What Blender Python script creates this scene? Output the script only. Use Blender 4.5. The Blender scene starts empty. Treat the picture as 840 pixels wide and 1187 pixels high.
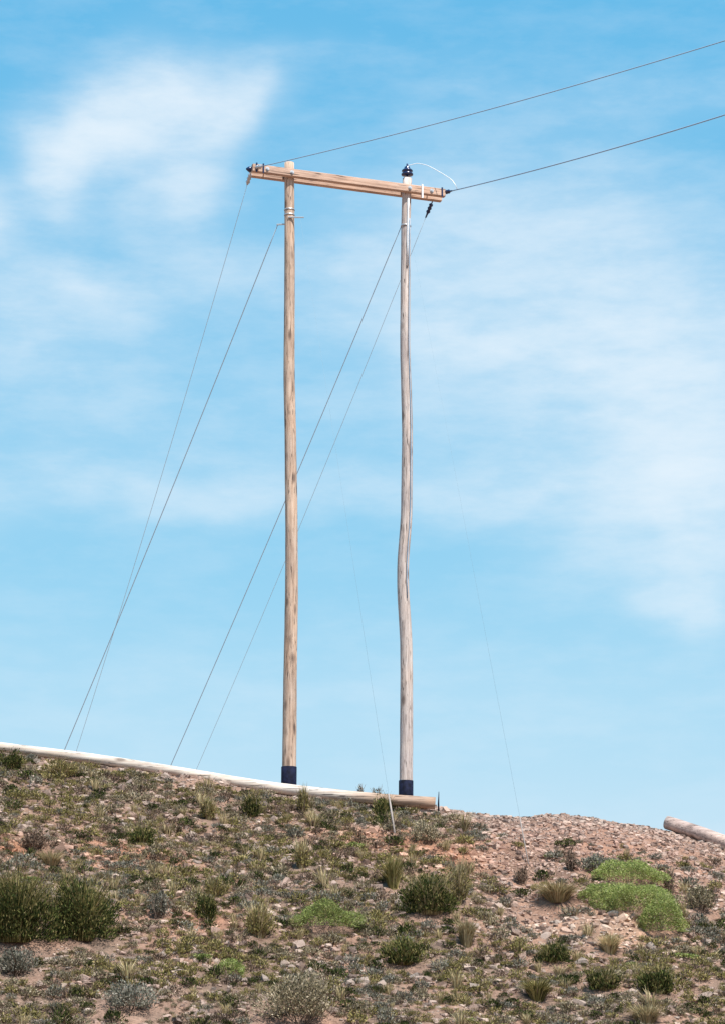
import bpy, math, random
import numpy as np
from mathutils import Vector

rng = np.random.default_rng(7)
random.seed(7)
S = bpy.context.scene
COL = S.collection
R = math.radians

# ------------------------------------------------------------------ camera
F = 2917.0            # focal length in pixels of the 840 x 1187 photograph
PITCH = R(14.0)
EYE = 1.6
CP, SP = math.cos(PITCH), math.sin(PITCH)
cam = bpy.data.objects.new('camera', bpy.data.cameras.new('camera'))
COL.objects.link(cam)
cam.location = (0, 0, EYE)
cam.rotation_euler = (R(90) + PITCH, 0, 0)
cam.data.sensor_fit = 'VERTICAL'
cam.data.sensor_height = 36.0
cam.data.lens = F / 1187 * 36.0
cam.data.clip_start = 0.5
cam.data.clip_end = 9000
S.camera = cam


def ray(px, py):
    dx = (px - 420) / F
    dy = (593.5 - py) / F
    return np.array([dx, CP - SP * dy, SP + CP * dy])


def at(px, py, Y):
    d = ray(px, py)
    return np.array([0, 0, EYE]) + d * (Y / d[1])


def proj(P):
    P = np.asarray(P, float)
    x, y, z = P[..., 0], P[..., 1], P[..., 2] - EYE
    dep = y * CP + z * SP
    up = -y * SP + z * CP
    return 420 + F * x / dep, 593.5 - F * up / dep


# ------------------------------------------------------------------ numpy noise
def vnoise(x, y, seed=0):
    xi = np.floor(x).astype(np.int64)
    yi = np.floor(y).astype(np.int64)
    xf = x - xi
    yf = y - yi

    def h(a, b):
        n = (a * 374761393 + b * 668265263 + seed * 974634777) & 0xffffffff
        n = ((n ^ (n >> 13)) * 1274126177) & 0xffffffff
        n = (n ^ (n >> 16)) & 0xffff
        return n / 65535.0
    u = xf * xf * (3 - 2 * xf)
    v = yf * yf * (3 - 2 * yf)
    return (h(xi, yi) * (1 - u) + h(xi + 1, yi) * u) * (1 - v) + (h(xi, yi + 1) * (1 - u) + h(xi + 1, yi + 1) * u) * v - .5


def fbm(x, y, octs, seed=0):
    s = np.zeros_like(np.asarray(x, float))
    for (fr, am) in octs:
        s = s + am * 2 * vnoise(x * fr + 31.7, y * fr + 11.3, seed + int(fr * 10))
    return s


# ------------------------------------------------------------------ terrain
YC = 43.0
SLOPE = 0.435
crest_px = np.array([(-60, 858), (0, 869), (107, 882), (214, 899), (300, 914), (352, 921), (405, 927), (457, 931), (505, 936),
                     (545, 943), (600, 947), (645, 947), (690, 953), (740, 962), (790, 969), (840, 977), (900, 990)], float)
cx = np.array([at(p[0], p[1], YC)[0] for p in crest_px])
cz = np.array([at(p[0], p[1], YC)[2] for p in crest_px])
xs_c = np.concatenate([[-3000, -300, -80, -30, -14], cx, [16, 40, 120, 3000]])
zs_c = np.concatenate([[-1, -1, 6, 10.5, cz[0] + .7], cz, [cz[-1] - .9, 2.4, -1, -1]])


def smin(a, b, k):
    h = np.clip(.5 + .5 * (b - a) / k, 0, 1)
    return b * (1 - h) + a * h - k * h * (1 - h)


def zmac(x, y):
    zc = np.interp(x, xs_c, zs_c)
    slope = zc - SLOPE * (YC - y) + .25
    plat = zc + .02 * (y - YC) - .16 * np.clip(y - 54, 0, None) + .25
    z = smin(slope, plat, .9)
    return -smin(-z, -0.012 * np.clip(y - 10, 0, 16) + 0 * z, .8) + .0


# calibrate crest heights so that the ridge line stands where it should
yy = np.linspace(38, 50, 240)
for it in range(4):
    for i in range(len(cx)):
        z = zmac(np.full_like(yy, cx[i]), yy)
        P = np.stack([np.full_like(yy, cx[i]), yy, z], 1)
        px, py = proj(P)
        k = np.argmin(py)
        tgt = np.interp(px[k], crest_px[:, 0], crest_px[:, 1])
        zs_c[5 + i] += (py[k] - tgt) * yy[k] / F * 1.02


def ground(x, y):
    x = np.asarray(x, float)
    y = np.asarray(y, float)
    z = zmac(x, y)
    near = np.clip((60 - np.abs(y - 30)) / 20, 0, 1) * np.clip((60 - np.abs(x)) / 20, 0, 1)
    ridge = 1 - .55 * np.exp(-((y - 43.5) / 1.2) ** 2)
    d = fbm(x, y, [(.35, .10), (.9, .08), (2.1, .05), (5.0, .028), (11.0, .014)], 3)
    return z + d * near * ridge


def hit(px, py):
    d = ray(px, py)
    ys = np.linspace(24, 56, 3200)
    P = np.array([0, 0, EYE]) + d[None, :] * (ys / d[1])[:, None]
    g = ground(P[:, 0], P[:, 1])
    b = np.nonzero(g >= P[:, 2])[0]
    if len(b) == 0:
        k = int(np.argmin(P[:, 2] - g))
    else:
        k = b[0]
    return np.array([P[k, 0], P[k, 1], g[k]])


# ------------------------------------------------------------------ material helpers
def new_mat(name):
    m = bpy.data.materials.new(name)
    m.use_nodes = True
    nt = m.node_tree
    for n in list(nt.nodes):
        nt.nodes.remove(n)
    out = nt.nodes.new('ShaderNodeOutputMaterial')
    return m, nt, out


def N(nt, t, **kw):
    n = nt.nodes.new(t)
    for k, v in kw.items():
        setattr(n, k, v)
    return n


def ramp(nt, stops, src, interp='LINEAR'):
    r = N(nt, 'ShaderNodeValToRGB')
    cr = r.color_ramp
    cr.interpolation = interp
    while len(cr.elements) < len(stops):
        cr.elements.new(.5)
    for e, (p, c) in zip(cr.elements, stops):
        e.position = p
        e.color = (*c, 1) if len(c) == 3 else c
    nt.links.new(src, r.inputs[0])
    return r.outputs[0]


def noise(nt, scale, detail=4, vec=None, rough=.55, dist=0.0):
    n = N(nt, 'ShaderNodeTexNoise')
    n.inputs['Scale'].default_value = scale
    n.inputs['Detail'].default_value = detail
    n.inputs['Roughness'].default_value = rough
    n.inputs['Distortion'].default_value = dist
    if vec is not None:
        nt.links.new(vec, n.inputs['Vector'])
    return n.outputs[0]


def mixc(nt, fac, a, b, mode='MIX'):
    m = N(nt, 'ShaderNodeMix', data_type='RGBA', blend_type=mode)
    for i, v in ((0, fac), (6, a), (7, b)):
        if isinstance(v, (int, float)):
            m.inputs[i].default_value = v
        elif isinstance(v, tuple):
            m.inputs[i].default_value = (*v, 1)
        else:
            nt.links.new(v, m.inputs[i])
    return m.outputs[2]


def math_(nt, op, a, b=None, clamp=False):
    m = N(nt, 'ShaderNodeMath', operation=op)
    m.use_clamp = clamp
    for i, v in ((0, a), (1, b)):
        if v is None:
            continue
        if isinstance(v, (int, float)):
            m.inputs[i].default_value = v
        else:
            nt.links.new(v, m.inputs[i])
    return m.outputs[0]


def principled(nt, out, col, rough=.85, spec=.25, bump=None, bstr=.5, bdist=.01, metal=0):
    p = N(nt, 'ShaderNodeBsdfPrincipled')
    if isinstance(col, tuple):
        p.inputs['Base Color'].default_value = (*col, 1)
    else:
        nt.links.new(col, p.inputs['Base Color'])
    p.inputs['Roughness'].default_value = rough
    p.inputs['Specular IOR Level'].default_value = spec
    p.inputs['Metallic'].default_value = metal
    if bump is not None:
        b = N(nt, 'ShaderNodeBump')
        b.inputs['Strength'].default_value = bstr
        b.inputs['Distance'].default_value = bdist
        nt.links.new(bump, b.inputs['Height'])
        nt.links.new(b.outputs[0], p.inputs['Normal'])
    nt.links.new(p.outputs[0], out.inputs[0])
    return p


def leaf_mat(name, stops, trans=.25):
    m, nt, out = new_mat(name)
    g = N(nt, 'ShaderNodeNewGeometry')
    oi = N(nt, 'ShaderNodeObjectInfo')
    c = ramp(nt, stops, g.outputs['Random Per Island'])
    hs = N(nt, 'ShaderNodeHueSaturation')
    nt.links.new(c, hs.inputs['Color'])
    v = math_(nt, 'MULTIPLY_ADD', oi.outputs['Random'], .45)
    v.node.inputs[2].default_value = .78
    nt.links.new(v, hs.inputs['Value'])
    d = N(nt, 'ShaderNodeBsdfDiffuse')
    t = N(nt, 'ShaderNodeBsdfTranslucent')
    nt.links.new(hs.outputs[0], d.inputs[0])
    nt.links.new(hs.outputs[0], t.inputs[0])
    mx = N(nt, 'ShaderNodeMixShader')
    mx.inputs[0].default_value = trans
    nt.links.new(d.outputs[0], mx.inputs[1])
    nt.links.new(t.outputs[0], mx.inputs[2])
    nt.links.new(mx.outputs[0], out.inputs[0])
    return m


def patches(nt, c):
    """places where the hillside itself is of another colour: orange earth and pale sand"""
    g = N(nt, 'ShaderNodeNewGeometry')
    nz = N(nt, 'ShaderNodeTexNoise')
    nz.inputs['Scale'].default_value = 2.2
    nt.links.new(g.outputs['Position'], nz.inputs['Vector'])
    wv_ = N(nt, 'ShaderNodeVectorMath', operation='MULTIPLY_ADD')
    nt.links.new(nz.outputs['Color'], wv_.inputs[0])
    wv_.inputs[1].default_value = (1.2, 1.2, 0)
    nt.links.new(g.outputs['Position'], wv_.inputs[2])
    for (px, py, rx, ry, col, amp) in ((515, 998, .8, .7, (1.28, 1.04, .88), .9), (150, 990, 1.0, .6, (1.35, 1.0, .8), .8), (715, 1072, 1.1, .55, (1.45, 1.4, 1.3), .9),
                                       (245, 1072, .8, .7, (1.25, .95, .82), .7), (420, 972, 1.3, .5, (1.3, 1.0, .8), .6), (690, 990, 2.4, 2.0, (1.1, 1.0, .97), 1.0), (10, 985, .5, .4, (1.5, 1.0, .7), .8)):
        p = hit(px, py)
        a = N(nt, 'ShaderNodeVectorMath', operation='SUBTRACT')
        nt.links.new(wv_.outputs[0], a.inputs[0])
        a.inputs[1].default_value = (p[0] + .6, p[1] + .6, p[2])
        b = N(nt, 'ShaderNodeVectorMath', operation='MULTIPLY')
        nt.links.new(a.outputs[0], b.inputs[0])
        b.inputs[1].default_value = (1 / rx, 1 / ry, 0)
        q = N(nt, 'ShaderNodeVectorMath', operation='DOT_PRODUCT')
        nt.links.new(b.outputs[0], q.inputs[0])
        nt.links.new(b.outputs[0], q.inputs[1])
        f = math_(nt, 'MULTIPLY', math_(nt, 'POWER', 2.71828, math_(nt, 'MULTIPLY', q.outputs['Value'], -1.0)), amp)
        c = mixc(nt, f, c, mixc(nt, 1.0, c, col, 'MULTIPLY'))
    return c


def m_soil():
    m, nt, out = new_mat('stony_soil')
    tc = N(nt, 'ShaderNodeTexCoord')
    v = tc.outputs['Object']
    n1 = noise(nt, .55, 5, v)
    n2 = noise(nt, 4.0, 6, v, .65)
    n3 = noise(nt, 26.0, 4, v, .7)
    base = ramp(nt, [(.30, (.16, .12, .095)), (.45, (.24, .165, .13)), (.58, (.29, .185, .14)), (.72, (.31, .235, .185))], n1)
    fine = ramp(nt, [(.3, (.42, .36, .33)), (.48, (.85, .82, .8)), (.62, (1.1, 1.04, .98)), (.75, (1.5, 1.45, 1.4))], n2)
    c = mixc(nt, .75, base, fine, 'MULTIPLY')
    f3 = ramp(nt, [(.32, (.4, .38, .36)), (.5, (.95, .95, .95)), (.68, (1.4, 1.38, 1.36))], n3)
    c = mixc(nt, .6, c, f3, 'MULTIPLY')
    h = math_(nt, 'ADD', math_(nt, 'MULTIPLY', n2, .6), math_(nt, 'MULTIPLY', n3, .4))
    c = patches(nt, c)
    principled(nt, out, c, .95, .1, h, 1.0, .06)
    return m


def m_stone(name, stops):
    m, nt, out = new_mat(name)
    g = N(nt, 'ShaderNodeNewGeometry')
    oi = N(nt, 'ShaderNodeObjectInfo')
    r = math_(nt, 'FRACT', math_(nt, 'ADD', g.outputs['Random Per Island'], oi.outputs['Random']))
    tc = N(nt, 'ShaderNodeTexCoord')
    n2 = noise(nt, 14, 5, tc.outputs['Object'], .65)
    c = ramp(nt, stops, r)
    f = ramp(nt, [(.3, (.62, .6, .58)), (.5, (1, 1, 1)), (.7, (1.25, 1.22, 1.2))], n2)
    c = mixc(nt, .8, c, f, 'MULTIPLY')
    c = patches(nt, c)
    principled(nt, out, c, .9, .2, n2, .6, .02)
    return m


def m_wood(name, cols, axis='Z', stretch=.07, scale=26, knot=True, rough=.8):
    """weathered timber: grain streaks along one object axis, cracks and knots"""
    m, nt, out = new_mat(name)
    tc = N(nt, 'ShaderNodeTexCoord')
    mp = N(nt, 'ShaderNodeMapping')
    sc = [1, 1, 1]
    sc['XYZ'.index(axis)] = stretch
    mp.inputs['Scale'].default_value = sc
    nt.links.new(tc.outputs['Object'], mp.inputs[0])
    g = noise(nt, scale, 6, mp.outputs[0], .65)
    c = ramp(nt, [(.28, cols[0]), (.43, cols[1]), (.56, cols[2]), (.72, cols[3])], g)
    big = noise(nt, 1.1, 4, tc.outputs['Object'], .6)
    c = mixc(nt, .6, c, ramp(nt, [(.3, (.66, .66, .72)), (.5, (1, 1, 1)), (.7, (1.2, 1.12, 1.05))], big), 'MULTIPLY')
    crack = noise(nt, scale * 2.3, 3, mp.outputs[0], .5)
    c = mixc(nt, ramp(nt, [(.33, (1, 1, 1)), (.39, (0, 0, 0))], crack), c, (.06, .045, .04))
    if knot:
        vo = N(nt, 'ShaderNodeTexVoronoi')
        vo.inputs['Scale'].default_value = 1.0
        mp2 = N(nt, 'ShaderNodeMapping')
        s2 = [5.0, 5.0, 5.0]
        s2['XYZ'.index(axis)] = 1.9
        mp2.inputs['Scale'].default_value = s2
        nt.links.new(tc.outputs['Object'], mp2.inputs[0])
        nt.links.new(mp2.outputs[0], vo.inputs['Vector'])
        kf = ramp(nt, [(.10, (.75, .75, .75)), (.26, (0, 0, 0))], vo.outputs['Distance'])
        c = mixc(nt, kf, c, (.09, .06, .05))
    principled(nt, out, c, rough, .25, g, .5, .01)
    return m


def m_log():
    m = m_wood('bleached_log', [(.30, .23, .19), (.46, .39, .33), (.58, .52, .46), (.66, .62, .57)], 'X', .05, 20, True)
    nt = m.node_tree
    p = [n for n in nt.nodes if n.type == 'BSDF_PRINCIPLED'][0]
    src = p.inputs['Base Color'].links[0].from_socket
    tc = N(nt, 'ShaderNodeTexCoord')
    sx = N(nt, 'ShaderNodeSeparateXYZ')
    nt.links.new(tc.outputs['Object'], sx.inputs[0])
    n = noise(nt, 1.6, 4, tc.outputs['Object'])
    f = math_(nt, 'ADD', sx.outputs[0], math_(nt, 'MULTIPLY', n, 1.2))
    fac = ramp(nt, [(.0, (0, 0, 0)), (1, (1, 1, 1))], math_(nt, 'MULTIPLY', math_(nt, 'SUBTRACT', f, 2.7), .8, True))
    c = mixc(nt, fac, src, mixc(nt, 1.0, src, (.66, .52, .44), 'MULTIPLY'))
    nt.links.new(c, p.inputs['Base Color'])
    return m


def m_plain(name, col, rough=.5, metal=0, spec=.4, var=.25, scale=30):
    m, nt, out = new_mat(name)
    tc = N(nt, 'ShaderNodeTexCoord')
    n = noise(nt, scale, 4, tc.outputs['Object'])
    c = mixc(nt, 1.0, col, ramp(nt, [(.3, (1 - var,) * 3), (.7, (1 + var,) * 3)], n), 'MULTIPLY')
    principled(nt, out, c, rough, spec, n, .2, .004, metal)
    return m


M = {}
M['soil'] = m_soil()
M['stone'] = m_stone('pink_rubble', [(0, (.13, .098, .085)), (.2, (.27, .19, .155)), (.45, (.37, .26, .215)), (.65, (.31, .24, .205)), (.85, (.45, .345, .285)), (1, (.22, .185, .165))])
M['pole_brown'] = m_wood('weathered_pole_timber', [(.19, .13, .10), (.39, .275, .205), (.50, .375, .29), (.59, .47, .39)])
M['pole_grey'] = m_wood('grey_pole_timber', [(.18, .145, .13), (.40, .335, .305), (.52, .45, .415), (.63, .575, .545)])
M['arm'] = m_wood('crossarm_timber', [(.20, .135, .10), (.44, .29, .215), (.55, .38, .29), (.63, .475, .385)], 'X', .06, 22, False)
M['log'] = m_log()
M['log_red'] = m_wood('reddish_log', [(.15, .115, .105), (.33, .245, .215), (.43, .325, .285), (.52, .43, .385)], 'X', .05, 20, True)
M['tar'] = m_plain('tar_coating', (.006, .008, .022), .8, 0, .12, .7, 14)
M['glaze'] = m_plain('dark_glazed_porcelain', (.012, .022, .075), .25, 0, .5, .2, 20)
M['steel'] = m_plain('galvanised_steel', (.52, .53, .55), .45, .8, .5, .15, 40)
M['pale_metal'] = m_plain('pale_strap_metal', (.75, .75, .76), .5, .3, .5, .1, 40)
M['wire'] = m_plain('weathered_wire', (.50, .64, .76), .6, .2, .3, .1, 40)
M['wire_thin'] = m_plain('thin_wire', (.55, .68, .78), .6, .2, .3, .1, 40)
M['wire_faint'] = m_plain('faint_thin_wire', (.20, .28, .34), .7, .1, .2, .1, 40)
M['wire_dark'] = m_plain('dark_cable', (.30, .42, .55), .6, .2, .3, .1, 40)
M['guard'] = m_plain('pale_guard_plastic', (.30, .26, .24), .7, 0, .2, .15, 18)
M['twig'] = leaf_mat('woody_twigs', [(0, (.06, .045, .035)), (.5, (.14, .105, .08)), (1, (.23, .18, .15))], 0)
M['dark'] = leaf_mat('dark_green_leaves', [(0, (.018, .026, .010)), (.5, (.04, .054, .018)), (.8, (.085, .10, .032)), (1, (.17, .18, .06))])
M['lime'] = leaf_mat('lime_leaves', [(0, (.07, .085, .028)), (.25, (.16, .195, .058)), (.55, (.25, .305, .09)), (.85, (.35, .395, .14)), (1, (.46, .44, .25))])
M['olive'] = leaf_mat('olive_leaves', [(0, (.06, .055, .022)), (.45, (.19, .168, .06)), (.75, (.31, .262, .105)), (1, (.44, .35, .18))])
M['grey'] = leaf_mat('grey_green_leaves', [(0, (.06, .052, .032)), (.35, (.20, .17, .105)), (.7, (.34, .285, .19)), (1, (.50, .42, .31))])
M['blue'] = leaf_mat('blue_grey_leaves', [(0, (.055, .055, .042)), (.35, (.16, .155, .118)), (.7, (.27, .255, .205)), (1, (.40, .37, .31))])
M['straw'] = leaf_mat('straw_blades', [(0, (.22, .16, .08)), (.4, (.40, .31, .17)), (.8, (.55, .45, .28)), (1, (.30, .28, .12))])
M['brown'] = leaf_mat('brown_leaves', [(0, (.05, .035, .025)), (.5, (.17, .115, .085)), (1, (.34, .245, .185))])


# ------------------------------------------------------------------ mesh helpers
def link_mesh(name, V, Fq, mats, midx=None, parent=None, smooth=False):
    V = np.asarray(V, np.float32)
    Fq = np.asarray(Fq, np.int32)
    me = bpy.data.meshes.new(name)
    k = Fq.shape[1]
    me.vertices.add(len(V))
    me.vertices.foreach_set('co', V.ravel())
    me.loops.add(Fq.size)
    me.loops.foreach_set('vertex_index', Fq.ravel())
    me.polygons.add(len(Fq))
    me.polygons.foreach_set('loop_start', np.arange(0, Fq.size, k, dtype=np.int32))
    me.polygons.foreach_set('loop_total', np.full(len(Fq), k, np.int32))
    for mt in mats:
        me.materials.append(mt)
    if midx is not None:
        me.polygons.foreach_set('material_index', np.asarray(midx, np.int32))
    me.polygons.foreach_set('use_smooth', np.full(len(Fq), smooth, bool))
    me.update(calc_edges=True)
    me.validate()
    o = bpy.data.objects.new(name, me)
    COL.objects.link(o)
    if parent is not None:
        o.parent = parent
    return o


class MB:
    """collects polygons of any size; build() links them as one mesh object"""

    def __init__(self):
        self.v, self.f, self.s = [], [], []

    def add(self, v, f, smooth=True):
        b = len(self.v)
        self.v += [tuple(map(float, q)) for q in v]
        self.f += [tuple(b + i for i in q) for q in f]
        self.s += [smooth] * len(f)

    def tube(self, pts, radii, n=12, cap=True, wob=0.0):
        pts = [np.array(p, float) for p in pts]
        if isinstance(radii, (int, float)):
            radii = [radii] * len(pts)
        vs, fs = [], []
        t0 = pts[1] - pts[0]
        t0 /= np.linalg.norm(t0)
        a = np.array([0, 0, 1.]) if abs(t0[2]) < .9 else np.array([1., 0, 0])
        u = np.cross(t0, a)
        u /= np.linalg.norm(u)
        for i, p in enumerate(pts):
            t = pts[min(i + 1, len(pts) - 1)] - pts[max(i - 1, 0)]
            t /= np.linalg.norm(t)
            u = u - t * np.dot(u, t)
            u /= np.linalg.norm(u)
            w = np.cross(t, u)
            for k in range(n):
                an = 2 * math.pi * k / n
                rr = radii[i] * (1 + wob * math.sin(k * 2.4 + i * .7) * math.cos(i * 1.3 + k))
                vs.append(p + (u * math.cos(an) + w * math.sin(an)) * rr)
        for i in range(len(pts) - 1):
            for k in range(n):
                fs.append((i * n + k, i * n + (k + 1) % n, (i + 1) * n + (k + 1) % n, (i + 1) * n + k))
        self.add(vs, fs)
        if cap:
            b = len(self.v) - len(vs)
            self.f += [tuple(b + k for k in reversed(range(n))), tuple(b + (len(pts) - 1) * n + k for k in range(n))]
            self.s += [False, False]
        return self

    def lathe(self, c, axis, prof, n=20):
        c = np.array(c, float)
        ax = np.array(axis, float)
        ax /= np.linalg.norm(ax)
        pts = [c + ax * z for (_, z) in prof]
        a = np.array([0, 0, 1.]) if abs(ax[2]) < .9 else np.array([1., 0, 0])
        u = np.cross(ax, a)
        u /= np.linalg.norm(u)
        w = np.cross(ax, u)
        vs, fs = [], []
        for (r, _), p in zip(prof, pts):
            for k in range(n):
                an = 2 * math.pi * k / n
                vs.append(p + (u * math.cos(an) + w * math.sin(an)) * max(r, 1e-4))
        for i in range(len(prof) - 1):
            for k in range(n):
                fs.append((i * n + k, i * n + (k + 1) % n, (i + 1) * n + (k + 1) % n, (i + 1) * n + k))
        self.add(vs, fs)
        return self

    def beam(self, a, b, w, h, bev=.008, up=(0, 0, 1)):
        """chamfered rectangular timber from a to b"""
        a = np.array(a, float)
        b = np.array(b, float)
        t = b - a
        t /= np.linalg.norm(t)
        s = np.cross(t, np.array(up, float))
        s /= np.linalg.norm(s)
        q = np.cross(s, t)
        sec = [(-w / 2 + bev, -h / 2), (w / 2 - bev, -h / 2), (w / 2, -h / 2 + bev), (w / 2, h / 2 - bev),
               (w / 2 - bev, h / 2), (-w / 2 + bev, h / 2), (-w / 2, h / 2 - bev), (-w / 2, -h / 2 + bev)]
        vs = [p + s * x + q * z for p in (a, b) for (x, z) in sec]
        fs = [(k, (k + 1) % 8, 8 + (k + 1) % 8, 8 + k) for k in range(8)]
        fs += [tuple(reversed(range(8))), tuple(range(8, 16))]
        self.add(vs, fs, False)
        return self

    def build(self, name, mat, parent=None, origin=None):
        V = np.array(self.v)
        if origin is not None:
            V = V - np.array(origin)
        me = bpy.data.meshes.new(name)
        me.from_pydata([tuple(p) for p in V], [], self.f)
        me.materials.append(mat)
        me.polygons.foreach_set('use_smooth', self.s)
        me.update()
        import bmesh
        bm = bmesh.new()
        bm.from_mesh(me)
        bmesh.ops.recalc_face_normals(bm, faces=bm.faces[:])
        bm.to_mesh(me)
        bm.free()
        o = bpy.data.objects.new(name, me)
        COL.objects.link(o)
        if parent is not None:
            o.parent = parent
        elif origin is not None:
            o.location = tuple(origin)
        return o


def tag(o, label, cat, group=None):
    o['label'] = label
    o['category'] = cat
    if group:
        o['group'] = group
    return o


def thing(name, loc, label, cat, group=None):
    o = bpy.data.objects.new(name, None)
    o.empty_display_size = .2
    COL.objects.link(o)
    o.location = tuple(loc)
    return tag(o, label, cat, group)


# ------------------------------------------------------------------ ground sheet
def axis(fine0, fine1, step, far0, far1):
    c = np.arange(fine0, fine1 + 1e-6, step)
    lo, hi, st = [], [], step
    x = fine0
    while x > far0:
        st *= 1.35
        x -= st
        lo.append(x)
    st = step
    x = fine1
    while x < far1:
        st *= 1.35
        x += st
        hi.append(x)
    return np.concatenate([lo[::-1], c, hi])


gx = axis(-8.5, 8.5, .045, -3000, 3000)
gy = axis(30.0, 46.0, .045, -600, 4000)
GX, GY = np.meshgrid(gx, gy)
GZ = ground(GX, GY)
V = np.stack([GX.ravel(), GY.ravel(), GZ.ravel()], 1)
nx, ny = len(gx), len(gy)
ii = (np.arange(ny - 1)[:, None] * nx + np.arange(nx - 1)[None, :]).ravel()
g = link_mesh('ground', V, np.stack([ii, ii + 1, ii + nx + 1, ii + nx], 1), [M['soil']], smooth=True)
g['kind'] = 'structure'


# ------------------------------------------------------------------ plant generators (quads only)
def unit(v):
    return v / np.maximum(np.linalg.norm(v, axis=-1, keepdims=True), 1e-9)


def quads(P, A, B):
    """leaf-shaped quads at P with half axes A (long) and B (short)"""
    n = len(P)
    V = np.stack([P - A, P + B, P + A, P - B], 1).reshape(-1, 3)
    return V, np.arange(4 * n).reshape(n, 4)


def lumpy_dome(n, rx, h, leaf, rg, lumps=7, inner=.35, lean=(0, 0), up=.5, aspect=.4, base_r=.5, low=.62, rag=.2):
    d = rg.normal(size=(n, 3))
    d = unit(d)
    d[:, 2] = np.where(d[:, 2] < -low, -d[:, 2], d[:, 2])
    lc = rg.normal(size=(lumps, 3))
    lc[:, 2] = np.abs(lc[:, 2]) - .25
    lc = unit(lc)
    la = rg.uniform(.1, .62, lumps)
    bump = base_r + (la[None, :] * np.exp(-((1 - d @ lc.T) / .12))).max(1)
    r = bump * (inner + (1 - inner) * rg.random(n) ** .45)
    r = r * np.where(rg.random(n) < rag, rg.uniform(1.0, 1.4, n), 1)
    P = d * r[:, None] * np.array([rx, rx, h * (1 - .62 * low)])
    P[:, 2] += h * low * .52
    P[:, 0] += lean[0] * P[:, 2]
    P[:, 1] += lean[1] * P[:, 2]
    P[:, 2] = np.maximum(P[:, 2], 0.004)
    A = unit(d * .7 + np.array([0, 0, up]) + rg.normal(size=(n, 3)) * .55) * (leaf * rg.uniform(.6, 1.3, n))[:, None]
    B = unit(np.cross(A, rg.normal(size=(n, 3)))) * (leaf * aspect * rg.uniform(.7, 1.2, n))[:, None]
    return quads(P, A, B)


def stems(n, rx, h, rad, rg, spread=1.0):
    Vs, Fs = [], []
    b = 0
    for i in range(n):
        an = rg.uniform(0, 2 * math.pi)
        rr = rx * spread * math.sqrt(rg.random())
        p0 = np.array([math.cos(an), math.sin(an), 0]) * rr * .18 - np.array([0, 0, .03])
        p2 = np.array([math.cos(an) * rr, math.sin(an) * rr, h * rg.uniform(.6, 1.05) * (1 - .35 * (rr / rx) ** 2)])
        p1 = (p0 + p2) / 2 + rg.normal(size=3) * rx * .1
        for p, r in ((p0, rad), (p1, rad * .75), (p2, rad * .35)):
            for k in range(3):
                a = k * 2.0944
                Vs.append(p + np.array([math.cos(a), math.sin(a), 0]) * r)
        for s in range(2):
            for k in range(3):
                Fs.append((b + s * 3 + k, b + s * 3 + (k + 1) % 3, b + s * 3 + 3 + (k + 1) % 3, b + s * 3 + 3 + k))
        b += 9
    return np.array(Vs), np.array(Fs)


def blades(n, r, h, w, rg, droop=.5):
    an = rg.uniform(0, 2 * math.pi, n)
    out = np.stack([np.cos(an), np.sin(an), 0 * an], 1)
    base = out * (r * .3 * np.sqrt(rg.random(n)))[:, None]
    base[:, 2] -= .02
    L = h * rg.uniform(.55, 1.1, n)
    sp = rg.uniform(.1, 1.0, n) * r
    mid = base + out * (sp * .4)[:, None] + np.array([0, 0, 1]) * (L * .62)[:, None]
    tip = base + out * sp[:, None] + np.array([0, 0, 1]) * (L * (1 - droop * rg.random(n) * .5))[:, None]
    sd = unit(np.cross(out + rg.normal(size=(n, 3)) * .4, np.array([0, 0, 1.])))
    V = np.stack([base - sd * w, base + sd * w, mid - sd * w * .8, mid + sd * w * .8, tip - sd * w * .15, tip + sd * w * .15], 1).reshape(-1, 3)
    o = (np.arange(n) * 6)[:, None]
    Fq = np.concatenate([o + np.array([0, 1, 3, 2]), o + np.array([2, 3, 5, 4])], 0)
    return V, Fq


def join(parts):
    Vs, Fs, Ms, b = [], [], [], 0
    for (v, f), m in parts:
        Vs.append(v)
        Fs.append(f + b)
        Ms.append(np.full(len(f), m))
        b += len(v)
    return np.concatenate(Vs), np.concatenate(Fs), np.concatenate(Ms)


def scatter_mesh(protos, pick, P, scl, rot, flatz=None):
    """tile prototype arrays into one array set (for stuff)"""
    Vs, Fs, Ms, b = [], [], [], 0
    for k, p, s, a in zip(pick, P, scl, rot):
        v, f, m = protos[k]
        c, sn = math.cos(a), math.sin(a)
        w = np.stack([(v[:, 0] * c - v[:, 1] * sn) * s + p[0], (v[:, 0] * sn + v[:, 1] * c) * s + p[1], v[:, 2] * s * (.7 + .45 * ((a * 7.3) % 1)) + p[2]], 1)
        Vs.append(w)
        Fs.append(f + b)
        Ms.append(m)
        b += len(v)
    return np.concatenate(Vs), np.concatenate(Fs), np.concatenate(Ms)


# ------------------------------------------------------------------ the distinct plants
CUBE_M = {}


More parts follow.
